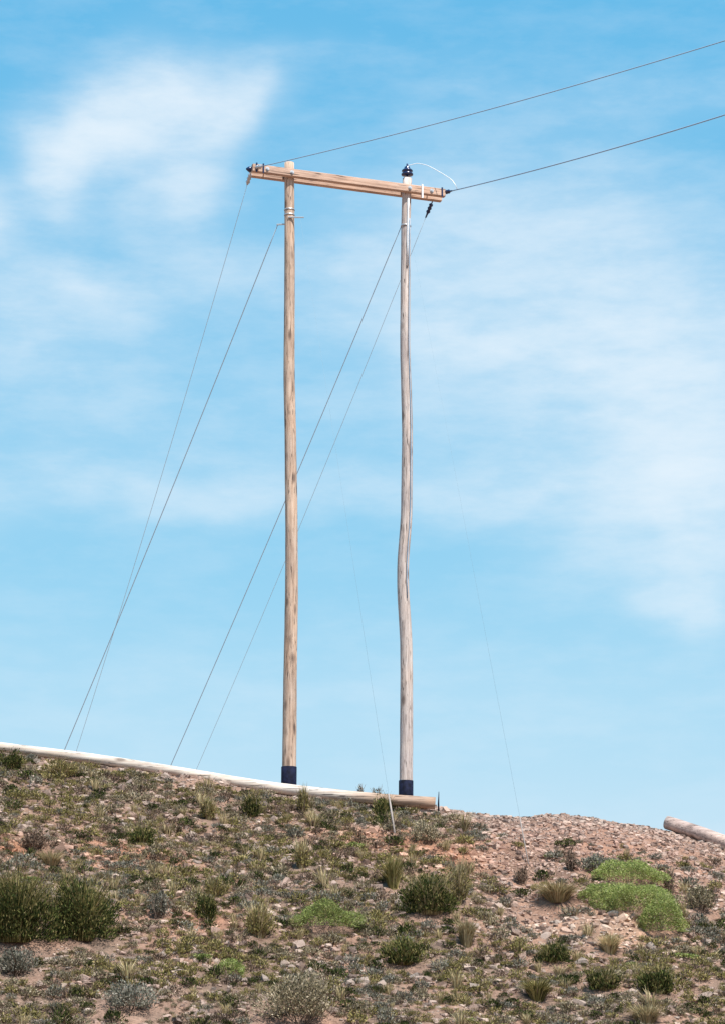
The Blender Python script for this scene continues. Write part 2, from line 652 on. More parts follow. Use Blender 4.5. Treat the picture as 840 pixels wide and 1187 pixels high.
def plant(name, kind, px, py, wpx, hpx, label, cat, seed, group=None):
    """one rooted plant of the given look; two parts, foliage and stems (or blades)"""
    rg = np.random.default_rng(seed)
    p = hit(px, py)
    ppm = F / math.hypot(p[1], p[2] - EYE)
    rx, h = wpx / ppm / 2, hpx / ppm
    t = thing(name, p - np.array([0, 0, .02]), label, cat, group)
    area = rx * (rx + h)
    if kind == 'cushion':
        v, f = lumpy_dome(int(34000 * area) + 400, rx * 1.05, h * 1.0, .022, rg, 30, .7, up=-.1, aspect=.18, base_r=.78, low=.08, rag=.05)
        v2, f2 = lumpy_dome(int(3500 * area) + 60, rx * 1.05, h * 1.0, .03, np.random.default_rng(seed), 30, .8, up=.4, aspect=.12, base_r=.62, low=.08, rag=.3)
        fo = join([((v, f), 0), ((v2, f2), 1)])
        link_mesh('foliage', fo[0], fo[1], [M['lime'], M['olive']], fo[2], parent=t)
        v, f = stems(16, rx * .8, h * .8, .006, rg)
        link_mesh('stems', v, f, [M['twig']], parent=t)
    elif kind == 'bush':
        v, f = lumpy_dome(int(7500 * area) + 220, rx, h, .028, rg, 16, .25, up=.9, aspect=.32, low=.3)
        v2, f2 = lumpy_dome(int(2600 * area) + 90, rx * 1.03, h * 1.05, .026, np.random.default_rng(seed), 16, .8, up=1.4, aspect=.22, low=.25, rag=.4)
        v3, f3 = blades(int(420 * area) + 25, rx * 1.0, h * 1.12, .005, rg)
        fo = join([((v, f), 0), ((v2, f2), 1), ((v3, f3), 2)])
        link_mesh('foliage', fo[0], fo[1], [M['dark'], M['olive'], M['straw'] if seed % 3 == 0 else M['olive']], fo[2], parent=t)
        v, f = stems(34, rx * .7, h * .8, .007, rg)
        link_mesh('stems', v, f, [M['twig']], parent=t)
    elif kind == 'olive':
        v, f = lumpy_dome(int(6000 * area) + 180, rx, h, .026, rg, 11, .25, up=.8, aspect=.3)
        v3, f3 = blades(int(900 * area) + 30, rx * .9, h * 1.1, .006, rg)
        fo = join([((v, f), 0), ((v3, f3), 1)])
        link_mesh('foliage', fo[0], fo[1], [M['olive'], M['straw']], fo[2], parent=t)
        v, f = stems(24, rx * .9, h * .95, .007, rg)
        link_mesh('stems', v, f, [M['twig']], parent=t)
    elif kind in ('grey', 'blue', 'brown'):
        v, f = lumpy_dome(int(5200 * area) + 150, rx, h, .022, rg, 12, .3, up=.6, aspect=.42)
        link_mesh('foliage', v, f, [M[kind]], parent=t)
        v, f = stems(26, rx * .95, h, .007, rg)
        link_mesh('stems', v, f, [M['twig']], parent=t)
    elif kind == 'straw':
        v, f = blades(int(2600 * area) + 130, rx, h, .0065, rg)
        link_mesh('blades', v, f, [M['straw']], parent=t)
        v, f = blades(40, rx * .6, h * .5, .008, rg)
        link_mesh('dead_base', v, f, [M['brown']], parent=t)
    elif kind == 'greentuft':
        v, f = blades(int(2600 * area) + 110, rx, h, .008, rg)
        link_mesh('blades', v, f, [M['olive']], parent=t)
        v, f = blades(50, rx * .7, h * .6, .008, rg)
        link_mesh('dead_base', v, f, [M['brown']], parent=t)
    return t


big = [
    ('bush', 'bush', 18, 1090, 118, 84, 'large dark green bush cut by the left edge of the photo', 'bush'),
    ('bush', 'bush', 94, 1088, 100, 74, 'dark green bush with olive tips right beside the larger bush at the left edge', 'bush'),
    ('bush', 'bush', 498, 1058, 84, 50, 'dark green bush on the bare reddish patch below the right pole', 'bush'),
    ('shrub', 'olive', 530, 1048, 34, 54, 'upright yellow-green shrub leaning out of the right of the bush below the right pole', 'shrub'),
    ('cushion_plant', 'cushion', 378, 1074, 66, 26, 'lime green cushion plant in the middle of the slope between the two poles', 'cushion plant'),
    ('cushion_plant', 'cushion', 728, 1022, 76, 22, 'upper and rearmost cushion of the lime green mound on the right slope', 'cushion plant'),
    ('cushion_plant', 'cushion', 700, 1043, 54, 18, 'thin flat left tip of the lime green mound, beside the straw tuft', 'cushion plant'),
    ('cushion_plant', 'cushion', 731, 1057, 76, 33, 'bright middle cushion of the lime green mound on the right slope', 'cushion plant'),
    ('cushion_plant', 'cushion', 765, 1079, 52, 42, 'lowest cushion at the right foot of the lime green mound', 'cushion plant'),
    ('cushion_plant', 'cushion', 264, 1130, 38, 16, 'small pale lime green cushion plant low on the slope left of centre', 'cushion plant'),
    ('cushion_plant', 'olive', 72, 900, 54, 20, 'flat yellow-green plant right under the long lying pole at upper left', 'plant'),
    ('grass_tuft', 'straw', 646, 1044, 62, 26, 'pale straw grass tuft touching the left side of the lime green mound', 'grass tuft'),
    ('shrub', 'bush', 468, 1116, 66, 32, 'dark spiky shrub straight below the bush under the right pole', 'shrub'),
    ('shrub', 'grey', 345, 1186, 130, 70, 'wide grey-green shrub at the bottom edge below the lime cushion in the middle', 'shrub'),
    ('shrub', 'olive', 300, 1086, 52, 42, 'olive shrub just left of the lime cushion in the middle of the slope', 'shrub'),
    ('shrub', 'grey', 492, 978, 54, 32, 'grey shrub right of the pale guy guard under the right pole', 'shrub'),
    ('shrub', 'bush', 444, 952, 28, 34, 'small dark shrub in front of the lying pole, left of the pale guy guard', 'shrub'),
    ('shrub', 'olive', 352, 942, 22, 34, 'small yellowish shrub in front of the lying pole by the left pole foot', 'shrub'),
    ('shrub', 'blue', 184, 1064, 34, 42, 'narrow dark grey upright shrub right of the pair of dark bushes', 'shrub'),
    ('shrub', 'olive', 248, 1040, 34, 28, 'small olive shrub alone left of centre, above the bare red soil', 'shrub'),
    ('shrub', 'blue', 18, 1130, 66, 40, 'blue-grey shrub at the left edge in front of the large dark bush', 'shrub'),
    ('shrub', 'blue', 150, 1172, 84, 40, 'wide blue-grey shrub at the bottom left', 'shrub'),
    ('grass_tuft', 'greentuft', 622, 1158, 46, 28, 'tall yellow-green grass tuft low on the slope at lower right', 'grass tuft'),
    ('grass_tuft', 'straw', 748, 1186, 50, 26, 'straw grass tuft on the bottom edge at lower right', 'grass tuft'),
    ('shrub', 'bush', 640, 1114, 54, 22, 'dark low shrub below the pale sandy patch at right', 'shrub'),
    ('shrub', 'bush', 762, 1150, 66, 34, 'dark green shrub at lower right above the straw tuft', 'shrub'),
    ('shrub', 'bush', 700, 1146, 54, 28, 'dark shrub left of the dark green shrub at lower right', 'shrub'),
    ('grass_tuft', 'straw', 706, 1104, 36, 26, 'dry grass tuft below the lime green mound', 'grass tuft'),
    ('shrub', 'brown', 603, 1024, 22, 24, 'small dark brown shrub on the rubble left of the straw tuft', 'shrub'),
    ('shrub', 'brown', 661, 1010, 18, 32, 'narrow brown twiggy shrub on the rubble above the straw tuft', 'shrub'),
    ('shrub', 'grey', 812, 1056, 50, 40, 'grey-brown shrub right of the lime green mound at the right edge', 'shrub'),
    ('shrub', 'blue', 690, 1010, 60, 24, 'blue-grey low shrub behind the top of the lime green mound', 'shrub'),
    ('shrub', 'brown', 775, 1036, 18, 36, 'dark bare twiggy shrub on the rubble right of the lime green mound', 'shrub'),
    ('shrub', 'olive', 350, 1006, 28, 38, 'olive twiggy shrub on the slope below the left pole', 'shrub'),
    ('grass_tuft', 'straw', 60, 1004, 36, 22, 'orange straw tuft above the pair of dark bushes', 'grass tuft'),
    ('shrub', 'olive', 242, 950, 30, 30, 'yellowish shrub on the upper slope between lying pole and bare soil', 'shrub'),
    ('shrub', 'bush', 165, 980, 42, 30, 'dark green shrub on the upper slope left of the poles', 'shrub'),
    ('shrub', 'bush', 292, 946, 30, 32, 'dark green shrub just under the lying pole left of the left pole', 'shrub'),
    ('grass_tuft', 'greentuft', 455, 1030, 30, 40, 'thin green tuft left of the bush under the right pole', 'grass tuft'),
    ('shrub', 'bush', 240, 1064, 40, 34, 'dark green shrub right of the narrow grey upright shrub', 'shrub'),
    ('grass_tuft', 'straw', 540, 1096, 30, 36, 'dry brown grass tuft lower right of the bush under the right pole', 'grass tuft'),
    ('shrub', 'brown', 40, 985, 46, 26, 'dark brown shrub at upper left above the dark bushes', 'shrub'),
    ('shrub', 'bush', 14, 892, 34, 24, 'dark shrub at the left edge right under the lying pole', 'shrub'),
]
BIGP = []
for i, (nm, kd, px, py, w, h, lb, ct) in enumerate(big):
    t = plant(nm, kd, px, py, w, h, lb, ct, 100 + i)
    BIGP.append((t.location.x, t.location.y, w / 64. / 2))
BIGP = np.array(BIGP)

# ------------------------------------------------------------------ small plants
def gauss(px, py, c, s):
    return np.exp(-((px - c[0]) / s[0]) ** 2 - ((py - c[1]) / s[1]) ** 2)


def veg(px, py):
    d = np.full_like(px, 1.0)
    d -= .93 / (1 + np.exp(-(px - 525 - (py - 960) * .35) / 22)) / (1 + np.exp((py - 1092) / 14))
    d += .35 / (1 + np.exp(-(py - 1095) / 14))
    for c, s, a in (((150, 985), (80, 18), .35), ((520, 1000), (80, 22), .5), ((700, 1078), (90, 16), .5), ((240, 1075), (60, 22), .45),
                    ((250, 1015), (90, 14), .25), ((560, 1075), (60, 24), .3), ((130, 1105), (60, 12), .4), ((430, 965), (110, 14), .3), ((500, 1160), (60, 14), .3)):
        d -= a * gauss(px, py, c, s)
    d -= .9 * np.exp(-((py - np.interp(px, crest_px[:, 0], crest_px[:, 1]) + 2) / 13) ** 2)
    n_ = vnoise(px / 62, py / 24, 91) + .5 * vnoise(px / 26, py / 11, 92)
    d *= np.clip(.95 + 1.5 * n_, .2, 1.5)
    d *= (py > np.interp(px, crest_px[:, 0], crest_px[:, 1]) + 8)
    return np.clip(d, .0, 1)


def mk(kind, k):
    rg = np.random.default_rng(900 + k)
    # each prototype has a radius of about 1 m before scaling
    if kind in ('grey', 'blue', 'olive', 'brown', 'dark'):
        n = 230 if kind != 'brown' else 150
        a = lumpy_dome(n, 1, .85 if kind != 'dark' else 1.0, .10, rg, 9, .25, up=.6, aspect=.42)
        b = stems(16, .95, 1.0, .026, rg)
        if k % 2:
            c = blades(12, 1.0, 1.0, .028, rg)
            return join([(a, 0), (b, 1), (c, 2)])
        return join([(a, 0), (b, 1)])
    if kind == 'straw':
        a = blades(70, .9, 1.5, .028, rg)
        b = blades(25, .6, .8, .03, rg)
        return join([(a, 0), (b, 1)])
    if kind == 'lime':
        a = lumpy_dome(420, 1, .6, .09, rg, 9, .7, up=.15, aspect=.5)
        b = stems(8, .7, .5, .02, rg)
        return join([(a, 0), (b, 1)])


KINDS = ['grey', 'blue', 'olive', 'brown', 'dark', 'straw', 'lime']
PROB = [.37, .07, .23, .12, .15, .055, .005]
KMAT = {k: [M[k], M['twig'], M['straw']] for k in KINDS}
KMAT['straw'] = [M['straw'], M['brown'], M['straw']]
PROTO = {k: [mk(k, 10 * i + j) for j in range(5)] for i, k in enumerate(KINDS)}


def darts(n, x0, x1, y0, y1, rmin, rmax, dens, power, seed, avoid=.8, pack=.8):
    rg = np.random.default_rng(seed)
    x = rg.uniform(x0, x1, n)
    y = rg.uniform(y0, y1, n)
    z = ground(x, y)
    P = np.stack([x, y, z], 1)
    px, py = proj(P)
    r = rmin + (rmax - rmin) * rg.random(n) ** power
    keep = rg.random(n) < dens(px, py)
    out, cell = [], {}
    for i in np.nonzero(keep)[0]:
        if avoid and (np.hypot(BIGP[:, 0] - x[i], BIGP[:, 1] - y[i]) < BIGP[:, 2] * avoid + r[i] * .6).any():
            continue
        c = (int(x[i] / .5), int(y[i] / .5))
        ok = True
        for a in (-1, 0, 1):
            for b in (-1, 0, 1):
                for (qx, qy, qr) in cell.get((c[0] + a, c[1] + b), ()):
                    if (qx - x[i]) ** 2 + (qy - y[i]) ** 2 < (pack * (qr + r[i])) ** 2:
                        ok = False
                        break
                if not ok:
                    break
            if not ok:
                break
        if ok:
            cell.setdefault(c, []).append((x[i], y[i], r[i]))
            out.append(i)
    out = np.array(out)
    return P[out], r[out], px[out], py[out]


P, r, px, py = darts(70000, -9.0, 9.0, 29.0, 44.0, .045, .25, veg, 1.9, 21, .6, .335)
kind = rng.choice(len(KINDS), len(P), p=np.array(PROB) / sum(PROB))
# patchiness: neighbouring plants tend to be of a kind
pn = vnoise(P[:, 0] * .8, P[:, 1] * .8, 55)
kind = np.where((pn > .14) & (kind == 0), 1, kind)
kind = np.where((pn < -.2) & (kind == 0), 2, kind)
inframe = (px > 4) & (px < 836) & (py > 860) & (py < 1182) & (P[:, 1] < 43.2)
order = np.argsort(-(r * inframe))
indiv = set(order[:300].tolist())
WORD = {'grey': 'grey-green', 'blue': 'blue-grey', 'olive': 'olive green', 'brown': 'dry brown', 'dark': 'dark green', 'straw': 'straw coloured', 'lime': 'lime green'}


def zone(px, py):
    if py < 945 + max(0, (px - 300)) * .05:
        return 'close under the long lying pole' if px < 510 else 'on the rubble just below the bare ridge'
    if px > 545 and py < 1060:
        return 'on the pink rubble slope right of the poles'
    if py > 1100:
        return 'at the bottom left of the slope' if px < 280 else ('at the bottom middle of the slope' if px < 560 else 'at the bottom right of the slope')
    return 'on the middle slope left of the poles' if px < 310 else 'on the middle slope below the poles'


def zoneless(px, py):
    return zone(px, py)


proto_obj = {}
stuff_i = []
for i in range(len(P)):
    k = KINDS[kind[i]]
    if i not in indiv:
        stuff_i.append(i)
        continue
    j = int(rng.integers(5))
    nm = 'grass_tuft' if k == 'straw' else 'shrub'
    if (k, j) not in proto_obj:
        v, f, m = PROTO[k][j]
        o = link_mesh(nm, v, f, KMAT[k], m)
        proto_obj[(k, j)] = o
    else:
        o = proto_obj[(k, j)].copy()
        COL.objects.link(o)
    o.location = (P[i, 0], P[i, 1], P[i, 2] - .01)
    o.rotation_euler = (rng.normal() * .1, rng.normal() * .1, rng.uniform(0, 6.28))
    s = r[i]
    o.scale = (s * rng.uniform(.85, 1.2), s * rng.uniform(.85, 1.2), s * rng.uniform(.65, 1.1))
    zn = zone(px[i], py[i])
    what = 'tuft' if k == 'straw' else 'shrublet'
    tag(o, 'small %s %s %s' % (WORD[k], what, zn), 'grass tuft' if k == 'straw' else 'shrub',
        '%s %ss %s' % (WORD[k], what, zn))
stuff_i = np.array(stuff_i)
for kk, k in enumerate(KINDS):
    s_i = stuff_i[kind[stuff_i] == kk]
    if len(s_i) == 0:
        continue
    v, f, m = scatter_mesh(PROTO[k], rng.integers(0, 5, len(s_i)), P[s_i] - np.array([0, 0, .01]), r[s_i], rng.uniform(0, 6.28, len(s_i)))
    o = link_mesh('ground_cover', v, f, KMAT[k], m)
    o['kind'] = 'stuff'
    tag(o, 'scattered tiny %s plants filling the slope between the larger ones' % WORD[k], 'ground cover')

# ------------------------------------------------------------------ stones
def mk_stone(k):
    rg = np.random.default_rng(400 + k)
    n = 3
    pts, idx = {}, []
    fs = []

    def vid(p):
        key = tuple(np.round(p, 4))
        if key not in pts:
            pts[key] = len(pts)
        return pts[key]
    lin = np.linspace(-1, 1, n)
    for ax in range(3):
        for sg in (-1, 1):
            for a in range(n - 1):
                for b in range(n - 1):
                    q = []
                    for (i, j) in ((a, b), (a + 1, b), (a + 1, b + 1), (a, b + 1)):
                        p = np.zeros(3)
                        p[ax] = sg
                        p[(ax + 1) % 3] = lin[i]
                        p[(ax + 2) % 3] = lin[j]
                        q.append(vid(p))
                    fs.append(q if sg > 0 else q[::-1])
    Vv = np.array(list(pts.keys()))
    Vv = unit(Vv) * .55 + Vv * .45
    Vv *= 1 + rg.normal(size=(len(Vv), 1)) * .13
    Vv += rg.normal(size=Vv.shape) * .07
    for _ in range(3):   # chop flat facets
        nrm = unit(rg.normal(size=3))
        dd = Vv @ nrm
        c = rg.uniform(.5, .75)
        Vv = Vv - np.outer(np.clip(dd - c, 0, None), nrm)
    Vv *= np.array([1, rg.uniform(.6, .95), rg.uniform(.4, .7)])
    return Vv, np.array(fs), np.zeros(len(fs), int)


STONES = [mk_stone(k) for k in range(10)]


def stone_d(px, py):
    d = np.full_like(px, .38)
    d += .6 / (1 + np.exp(-(px - 530 - (py - 960) * .35) / 25)) / (1 + np.exp((py - 1065) / 16))
    for c, s, a in (((150, 985), (90, 24), .35), ((500, 995), (110, 26), .45), ((680, 1080), (100, 20), .4), ((240, 1070), (70, 24), .35), ((420, 960), (120, 16), .3), ((150, 930), (120, 30), .15)):
        d += a * gauss(px, py, c, s)
    d -= .1 / (1 + np.exp(-(py - 1100) / 14))
    return np.clip(d, .05, 1)


SP_, sr, spx, spy = darts(95000, -9.0, 9.0, 29, 44.6, .020, .105, stone_d, 3.2, 77, .6, .47)
sr = np.where((spx > 530) & (spy < 1050), np.minimum(sr, .072), sr)
sin = (spx > 3) & (spx < 837) & (spy > 860) & (spy < 1184) & (SP_[:, 1] < 43.3)
so = np.argsort(-(sr * sin))
big_s = so[:300]
rest_s = so[300:]
st_obj = {}


def szone(px, py):
    if px > 545 and py < 1060:
        return 'in the rubble right of the poles'
    if py > 1085:
        return 'among the shrubs at the foot of the slope'
    return 'on the upper slope left of the rubble' if px < 300 else 'on the bare soil below the poles'


for i in big_s:
    j = int(rng.integers(10))
    if j not in st_obj:
        v, f, m = STONES[j]
        o = link_mesh('stone', v, f, [M['stone']])
        st_obj[j] = o
    else:
        o = st_obj[j].copy()
        COL.objects.link(o)
    s = sr[i] * rng.uniform(.9, 1.15)
    o.location = (SP_[i, 0], SP_[i, 1], SP_[i, 2] - s * .04)
    o.rotation_euler = (rng.normal() * .35, rng.normal() * .35, rng.uniform(0, 6.28))
    o.scale = (s, s, s)
    z = szone(spx[i], spy[i])
    tag(o, 'angular pinkish brown stone %s' % z, 'stone', 'larger stones ' + z)
v, f, m = scatter_mesh(STONES, rng.integers(0, 10, len(rest_s)), SP_[rest_s] + np.array([0, 0, 1]) * (sr[rest_s] * .02)[:, None], sr[rest_s], rng.uniform(0, 6.28, len(rest_s)))
o = link_mesh('gravel', v, f, [M['stone']])
o['kind'] = 'stuff'
tag(o, 'pinkish brown gravel and small rubble covering the slope', 'gravel')

# ------------------------------------------------------------------ the twin pole frame
YL, YR = 44.3, 45.05
def smooth_path(ctrl, Y0, Y1, n=60):
    c = np.array(ctrl, float)
    ys = np.linspace(c[0, 1], c[-1, 1], n)
    xs = np.interp(ys, c[:, 1], c[:, 0])
    for _ in range(2):
        xs[1:-1] = (xs[:-2] + 2 * xs[1:-1] + xs[2:]) / 4
    return [at(x, y, Y0) for x, y in zip(xs, ys)]


def below(path, dz):
    p = path[-1].copy()
    p[2] -= dz
    return path + [p]


lp = smooth_path([(335.5, 189), (336, 300), (335.3, 440), (336.8, 500), (338, 600), (338.3, 680), (336.6, 780), (336, 840), (335, 912)], YL, YL)
rp = smooth_path([(471.5, 207), (470, 250), (469, 400), (470.5, 450), (471.8, 500), (471.2, 560), (470.9, 596), (470.2, 612), (467.3, 638), (466.3, 668), (467.6, 700), (470.2, 735), (470.9, 780), (470.8, 840), (470, 927)], YR, YR)
base = (lp[-1] + rp[-1]) / 2
base[2] = float(ground(base[0], base[1]))
frame = thing('utility_pole_frame', base, 'tall H-shaped frame of two weathered wooden poles joined by a double crossarm on the ridge', 'utility pole')


def rad(path, r0, r1):
    return list(np.linspace(r0, r1, len(path)))


def loc_mesh(mb, name, mat, parent=frame, pw=base):
    V = np.array(mb.v) - np.array(pw)
    mb.v = [tuple(q) for q in V]
    return mb.build(name, mat, parent)


poles = []
for path, r0, r1, mat, lab in ((lp, .090, .128, 'pole_brown', 'brownish weathered left pole'), (rp, .086, .122, 'pole_grey', 'greyer right pole with a kink halfway up')):
    full = below(path, .7)
    mb = MB()
    mb.tube(full, rad(full, r0, r1), 20, True, .018)
    o = loc_mesh(mb, 'pole', M[mat])
    o['label'] = lab
    poles.append(o)
# tar coated feet
for path, y0, o, r in ((lp, 889, poles[0], .137), (rp, 905, poles[1], .131)):
    Y = path[0][1]
    zt = at(336, y0, Y)[2]
    q = [p for p in path if p[2] < zt]
    top = path[len(path) - len(q)].copy()
    top[2] = zt
    q = [top] + q[1:]
    mb = MB()
    low = q[-1].copy()
    low[2] -= .6
    mb.tube(q + [low], r, 20, True, .01)
    loc_mesh(mb, 'tar_band', M['tar'], o)


def on(path, py):
    """point on a pole axis at photo row py"""
    Y = path[0][1]
    z = at(400, py, Y)[2]
    zs = np.array([p[2] for p in path])[::-1]
    return np.array([np.interp(z, zs, np.array([p[k] for p in path])[::-1]) for k in range(3)])


# crossarm: one timber in front of the poles, one behind
aL = on(lp, 203.5)
aR = on(rp, 221.5)
u = aR - aL
span = np.linalg.norm(u)
u /= span
nrm = np.array([u[1], -u[0], 0])          # towards the camera
nrm /= np.linalg.norm(nrm)
eL = aL - u * .76
eR = aR + u * .72
H, W = .148, .105
arms = []
off = .085 + W / 2 - .012
for s, e0, e1 in ((1, eL, eR), (-1, eL + u * .03, eR + u * .02)):
    mb = MB()
    mid = (e0 + e1) / 2 + nrm * off * s
    mb.beam(e0 - mid + nrm * off * s, e1 - mid + nrm * off * s, W, H, .009)
    # rotate into local x along the arm for the grain
    ang = math.atan2(u[1], u[0])
    c, sn = math.cos(-ang), math.sin(-ang)
    mb.v = [(x * c - y * sn, x * sn + y * c, z) for x, y, z in mb.v]
    o = mb.build('crossarm', M['arm'], frame)
    o.location = tuple(mid - base)
    o.rotation_euler = (0, 0, ang)
    arms.append(o)
arms[0]['label'] = 'front crossarm timber'
arms[1]['label'] = 'rear crossarm timber behind the poles'
UP = np.array([0, 0, 1.])
# bolts through the arms, spacer bolts at the ends
for k, (pt) in enumerate((aL, aR, eL + u * .28, eR - u * .28)):
    mb = MB()
    f = pt + nrm * (off + W / 2 + .03)
    b = pt - nrm * (off + W / 2 + .03)
    mb.tube([b, f], .011, 8)
    mb.tube([f - nrm * .022, f - nrm * .004], .026, 6)
    mb.tube([f - nrm * .03, f - nrm * .022], .04, 8)
    mb.tube([b + nrm * .03, b + nrm * .012], .026, 6)
    loc_mesh(mb, 'bolt', M['steel'])
# flat end plates
for e, s in ((eL, 1), (eR, -1)):
    for d in (.07, .20):
        p = e + u * d * s + nrm * (off + W / 2 + .006)
        if s < 0 and d > .1:
            continue
        mb = MB()
        mb.beam(p - UP * (H / 2 + .02), p + UP * (H / 2 + .02), .012, .03, .002, up=u)
        loc_mesh(mb, 'end_strap', M['glaze'])
# pale strap on the right half of the arm
p = aR + u * .25 + nrm * (off + W / 2 + .008)
mb = MB()
mb.beam(p - UP * (H / 2 + .10), p + UP * (H / 2 + .03), .014, .035, .002, up=u)
loc_mesh(mb, 'hanger_strap', M['pale_metal'])

# metal bands and guy brackets on the left pole
for py in (243.5, 249.5):
    c = on(lp, py)
    mb = MB()
    mb.tube([c - UP * .011, c + UP * .011], .101, 20)
    loc_mesh(mb, 'metal_band', M['steel'], poles[0])
c = on(lp, 254)
mb = MB()
mb.beam(c + np.array([-.02, -.10, 0]), c + np.array([.27, -.12, -.01]), .03, .02, .003)
loc_mesh(mb, 'bracket', M['steel'], poles[0])
c = on(lp, 259)
mb = MB()
mb.beam(c + np.array([.02, .02, 0]), c + np.array([-.24, .06, 0]), .03, .025, .003)
loc_mesh(mb, 'bracket', M['steel'], poles[0])
# band and bracket on the right pole
c = on(rp, 262)
mb = MB()
mb.tube([c - UP * .015, c + UP * .015], .1, 20)
loc_mesh(mb, 'metal_band', M['steel'], poles[1])
# pale conduit and dark down wire on the face of the right pole
f0 = [on(rp, y) + np.array([.035, -.098, 0]) for y in (232, 245, 260, 285, 310)]
mb = MB()
mb.tube(f0, .019, 8)
loc_mesh(mb, 'conduit', M['pale_metal'], poles[1])
f0 = [on(rp, y) + np.array([.070, -.085 - (y - 250) * .00006, 0]) for y in list(range(255, 700, 20))]
mb = MB()
mb.tube(f0, .008, 6)
loc_mesh(mb, 'down_wire', M['wire_dark'], poles[1])

# pin insulator on the right pole top
pt = rp[0]
mb = MB()
mb.lathe(pt + UP * .0, UP, [(.02, -.05), (.02, .06), (.055, .062), (.11, .07), (.115, .09), (.085, .12), (.082, .135), (.105, .145), (.104, .165), (.07, .195), (.05, .21), (.055, .23), (.03, .25), (.018, .26), (.016, .30), (0, .305)], 24)
pin = loc_mesh(mb, 'pin_insulator', M['glaze'])


def sag_line(a, b, sag, n=40):
    ts = np.linspace(0, 1, n)
    return [a * (1 - t) + b * t - UP * sag * 4 * t * (1 - t) for t in ts]


def strain(a, d, L=.34):
    """a string of three porcelain sheds starting at a along d"""
    d = np.array(d) / np.linalg.norm(d)
    mb = MB()
    prof = [(.012, 0), (.012, .05)]
    s = .05
    for k in range(3):
        prof += [(.036, s + .005), (.042, s + .03), (.024, s + .055)]
        s += .075
    prof += [(.018, s + .01), (.014, L)]
    mb.lathe(a, d, prof, 14)
    return mb, a + d * L


def wire(name, pts, rd, mat, label, cat, children=(), group=None):
    o0 = np.array(pts[0])
    mb = MB()
    mb.tube(pts, rd, 6)
    o = mb.build(name, M[mat], None, o0)
    tag(o, label, cat, group)
    for (m2, nm, mt) in children:
        m2.v = [tuple(np.array(q) - o0) for q in m2.v]
        m2.build(nm, M[mt], o)
    return o


# overhead conductors coming towards the right of the camera
aE = eL + u * .02 + nrm * .05 + UP * .02
bE = at(840, 47, 35.5)
dE = bE - aE
farE = aE + dE * 1.9
pE = [aE + dE * t + UP * .35 * t * (t - 1) for t in np.linspace(0, 1.9, 70)]
m1, q1 = strain(aE, pE[3] - aE)
wire('power_line', [q1] + [p for p in pE if np.linalg.norm(p - aE) > .5], .0088, 'wire_dark', 'upper dark overhead cable running from the left end of the crossarm up to the right', 'cable', [(m1, 'strain_insulator', 'steel')])
aF = eR + nrm * .02 + UP * .05
bF = at(840, 133, 37.5)
farF = aF + (bF - aF) * 2.6
pF = [aF + (bF - aF) * t + UP * .22 * t * (t - 1) for t in np.linspace(0, 2.6, 70)]
m1, q1 = strain(aF, pF[3] - aF, .36)
m2 = MB()
m2.tube([eR + nrm * .09 - UP * .02, aF], .014, 6)
wire('power_line', [q1] + [p for p in pF if np.linalg.norm(p - aF) > .5], .0115, 'wire_dark', 'lower thicker overhead cable running from the right end of the crossarm to the right', 'cable', [(m1, 'strain_insulator', 'glaze'), (m2, 'clevis', 'steel')])
# jumper loop from the pin insulator to the lower cable
j = [pt + UP * .26, at(483, 189, YR), at(495, 191.5, YR - .05), at(512, 201, YR - .15), at(530, 212.5, YR - .3)]
jj = []
for i in range(len(j) - 1):
    for t in np.linspace(0, 1, 6, endpoint=False):
        jj.append(j[i] * (1 - t) + j[i + 1] * t)
jj.append(q1 + (pF[3] - aF) * .2)
for _ in range(3):
    jj[1:-1] = [(jj[i - 1] + 2 * jj[i] + jj[i + 1]) / 4 for i in range(1, len(jj) - 1)]
wire('jumper_wire', jj, .006, 'pale_metal', 'short pale jumper wire between the dark insulator on the right pole and lower cable', 'wire')

# wires running down behind the ridge on the left
def down(a, px1, py1, Y1, sag, n=30):
    b = at(px1, py1, Y1)
    d = b - a
    # continue to the ground behind the ridge
    t = 1.0
    while t < 1.6:
        q = a + d * t
        if q[2] < ground(q[0], q[1]) + .02:
            break
        t += .005
    return sag_line(a, a + d * t, sag, n)


a = eL + u * .02 - UP * .02 - nrm * .02
b = at(88, 866, 56.0)
mcl = MB()
mcl.lathe(eL + nrm * .05 - u * .015, -u, [(.012, -.06), (.03, -.04), (.05, -.01), (.055, .025), (.035, .055), (.015, .08)], 14)
m1, q1 = strain(a, (b - a), .24)
wire('power_line', down(q1, 88, 866, 56.0, .25), .0050, 'wire_thin', 'thin wire from the left end of the crossarm down behind the ridge', 'cable', [(mcl, 'end_insulator', 'glaze'), (m1, 'strain_insulator', 'steel')])
a = on(lp, 259) + np.array([-.22, .06, 0])
wire('guy_wire', down(a, 74, 870, 52.0, .10), .0095, 'wire', 'stay wire from the bracket on the left pole down behind the ridge at far left', 'guy wire')
a = on(rp, 262) + np.array([-.09, .04, 0])
wire('guy_wire', down(a, 198, 886, 52.5, .10), .0090, 'wire', 'stay wire from the right pole slanting down left behind the left pole', 'guy wire')
a = eR - u * .16 - UP * .10 - nrm * .12
b = at(228, 886, 56.0)
m1, q1 = strain(a, b - a, .36)
wire('power_line', down(q1, 228, 886, 56.0, .2), .0048, 'wire_thin', 'thin wire from the right end of the crossarm slanting down behind both poles', 'cable', [(m1, 'strain_insulator', 'glaze')])


